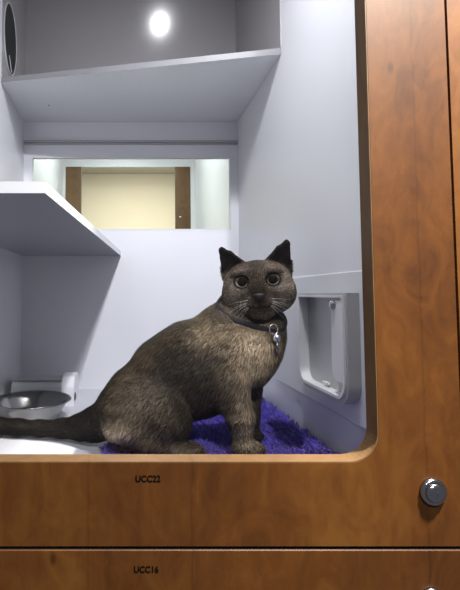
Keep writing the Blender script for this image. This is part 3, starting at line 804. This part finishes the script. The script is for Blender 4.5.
# ------------------------------------------------------------------ rug
RZ = .005
def rug_h(x, y):
    k = np.clip((x - .235) / .06, 0, 1); k = k * k * (3 - 2 * k)
    return RZ + .015 * k + .0018 * np.sin(x * 61 + 1) * np.sin(y * 47)
rug_poly = [(-.034, .215), (-.026, .12), (.0, .085), (.285, .080), (.2945, .10), (.2945, .575), (.27, .60), (.02, .58), (-.01, .54), (-.030, .30)]
def inside(x, y):
    c = np.zeros(x.shape, bool); n = len(rug_poly)
    for i in range(n):
        (xa, ya), (xb, yb) = rug_poly[i], rug_poly[(i + 1) % n]
        k = (ya > y) != (yb > y)
        c ^= k & (x < (xb - xa) * (y - ya) / (yb - ya + 1e-12) + xa)
    return c
rug = empty('rug', (.13, .33, 0), 'purple shaggy rug lying under the cat on the white floor', 'rug')
bm = bmesh.new(); prism(bm, rug_poly, 'z', .0003, RZ); finish('backing', bm, M['rug_base'], rug)
N = 60000
x = rng.uniform(-.04, .30, N * 2); y = rng.uniform(.07, .61, N * 2); k = inside(x, y); x, y = x[k][:N], y[k][:N]; n = len(x)
L_ = rng.uniform(.010, .019, n)
clump = np.floor(x / .012) * 12.9898 + np.floor(y / .012) * 78.233
ang = 2 * np.pi * (np.modf(np.abs(np.sin(clump) * 43758.5453))[0]) + rng.normal(0, .7, n)
tilt = rng.uniform(.35, 1.15, n)
root = np.stack([x, y, np.full(n, RZ - .001)], 1); root[:, 2] = rug_h(x, y) - .004
d = np.stack([np.cos(ang) * np.sin(tilt), np.sin(ang) * np.sin(tilt), np.cos(tilt)], 1)
d2_ = d.copy(); d2_[:, 2] *= .4; d2_ /= np.linalg.norm(d2_, axis=1, keepdims=True)
side = np.cross(d, rng.normal(size=(n, 3))); side /= np.linalg.norm(side, axis=1, keepdims=True)
w = rng.uniform(.0006, .0011, n)[:, None]
mid = root + d * (L_ * .55)[:, None]; tip = mid + d2_ * (L_ * .5)[:, None]
for a_ in (mid, tip):
    a_[:, 0] = np.minimum(a_[:, 0], .2950); a_[:, 2] = np.maximum(a_[:, 2], .002)
def dist_cat(p):
    i_ = np.clip(np.round((p - lo) / VOX).astype(int), 0, dim - 1); r_ = D[i_[:, 0], i_[:, 1], i_[:, 2]]
    return np.where(((p < lo - .001) | (p > hi + .001)).any(1), .05, r_)
dc = np.minimum(np.minimum(dist_cat(root), dist_cat(mid)), np.minimum(dist_cat(tip), dist_cat(.5 * (mid + tip))))
kp = dc > .0032; root, mid, tip, side, w, dc, clump = (q_[kp] for q_ in (root, mid, tip, side, w, dc, clump)); n = len(root)
for a_ in (mid, tip): a_[:, 2] = np.where(dc < .02, np.minimum(a_[:, 2], .0172), a_[:, 2])
V = np.stack([root - side * w, root + side * w, mid - side * w, mid + side * w, tip], 1).reshape(-1, 3)
V[:, 0] = np.minimum(V[:, 0], .2955); V[:, 2] = np.maximum(V[:, 2], .0008)
b5 = np.arange(n)[:, None] * 5
Fc = np.concatenate([b5 + np.array([[0, 1, 3]]), b5 + np.array([[0, 3, 2]]), b5 + np.array([[2, 3, 4]])], 0)
tone = rng.uniform(.65, 1.25, n)[:, None] * (.8 + .4 * np.modf(np.abs(np.sin(clump * 1.7) * 9631.13))[0])[:, None]
C = np.array([[.155, .108, .60]]) * tone
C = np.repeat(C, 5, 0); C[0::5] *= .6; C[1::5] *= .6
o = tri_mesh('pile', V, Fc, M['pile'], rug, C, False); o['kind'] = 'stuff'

# ------------------------------------------------------------------ light
W = bpy.data.worlds.new('world'); SC.world = W; W.use_nodes = True
bg = W.node_tree.nodes['Background']; bg.inputs['Color'].default_value = (.86, .90, 1.0, 1); bg.inputs['Strength'].default_value = .14
def area(name, loc, target, size, power, col, spread=180, shape='DISK'):
    ld = bpy.data.lights.new(name, 'AREA'); ld.shape = shape; ld.size = size; ld.energy = power; ld.color = col; ld.spread = math.radians(spread)
    o = bpy.data.objects.new(name, ld); COL.objects.link(o); o.location = loc
    o.rotation_euler = (Vector(target) - Vector(loc)).to_track_quat('-Z', 'Y').to_euler(); return o
area('ceiling_downlight', (.155, -1.50, 1.485), (.05, .3, .2), 0.045, 27, (.97, .975, 1.0))
area('cubicle_light', (.146, .055, .955), (.03, .55, .12), .06, 4.1, (.96, .965, 1.0), 150)
area('side_downlight', (.56, -.34, 1.20), (.42, 0, .62), .10, 17, (1, .95, .86), 70)
area('left_downlight', (-.55, -1.15, 1.55), (.2, .3, .2), .16, 4.5, (.96, .97, 1.0))
area('corridor_light', (.1, 2.4, zc2 - .05), (.1, 2.6, 0), .5, 40, (1, .93, .78))
area('opposite_cubicle_light', (.0, 1.1, .88), (.0, 1.1, 0), .3, 4.0, (.95, 1, .95))
SC.view_settings.view_transform = 'Standard'; SC.view_settings.look = 'None'; SC.view_settings.exposure = 0
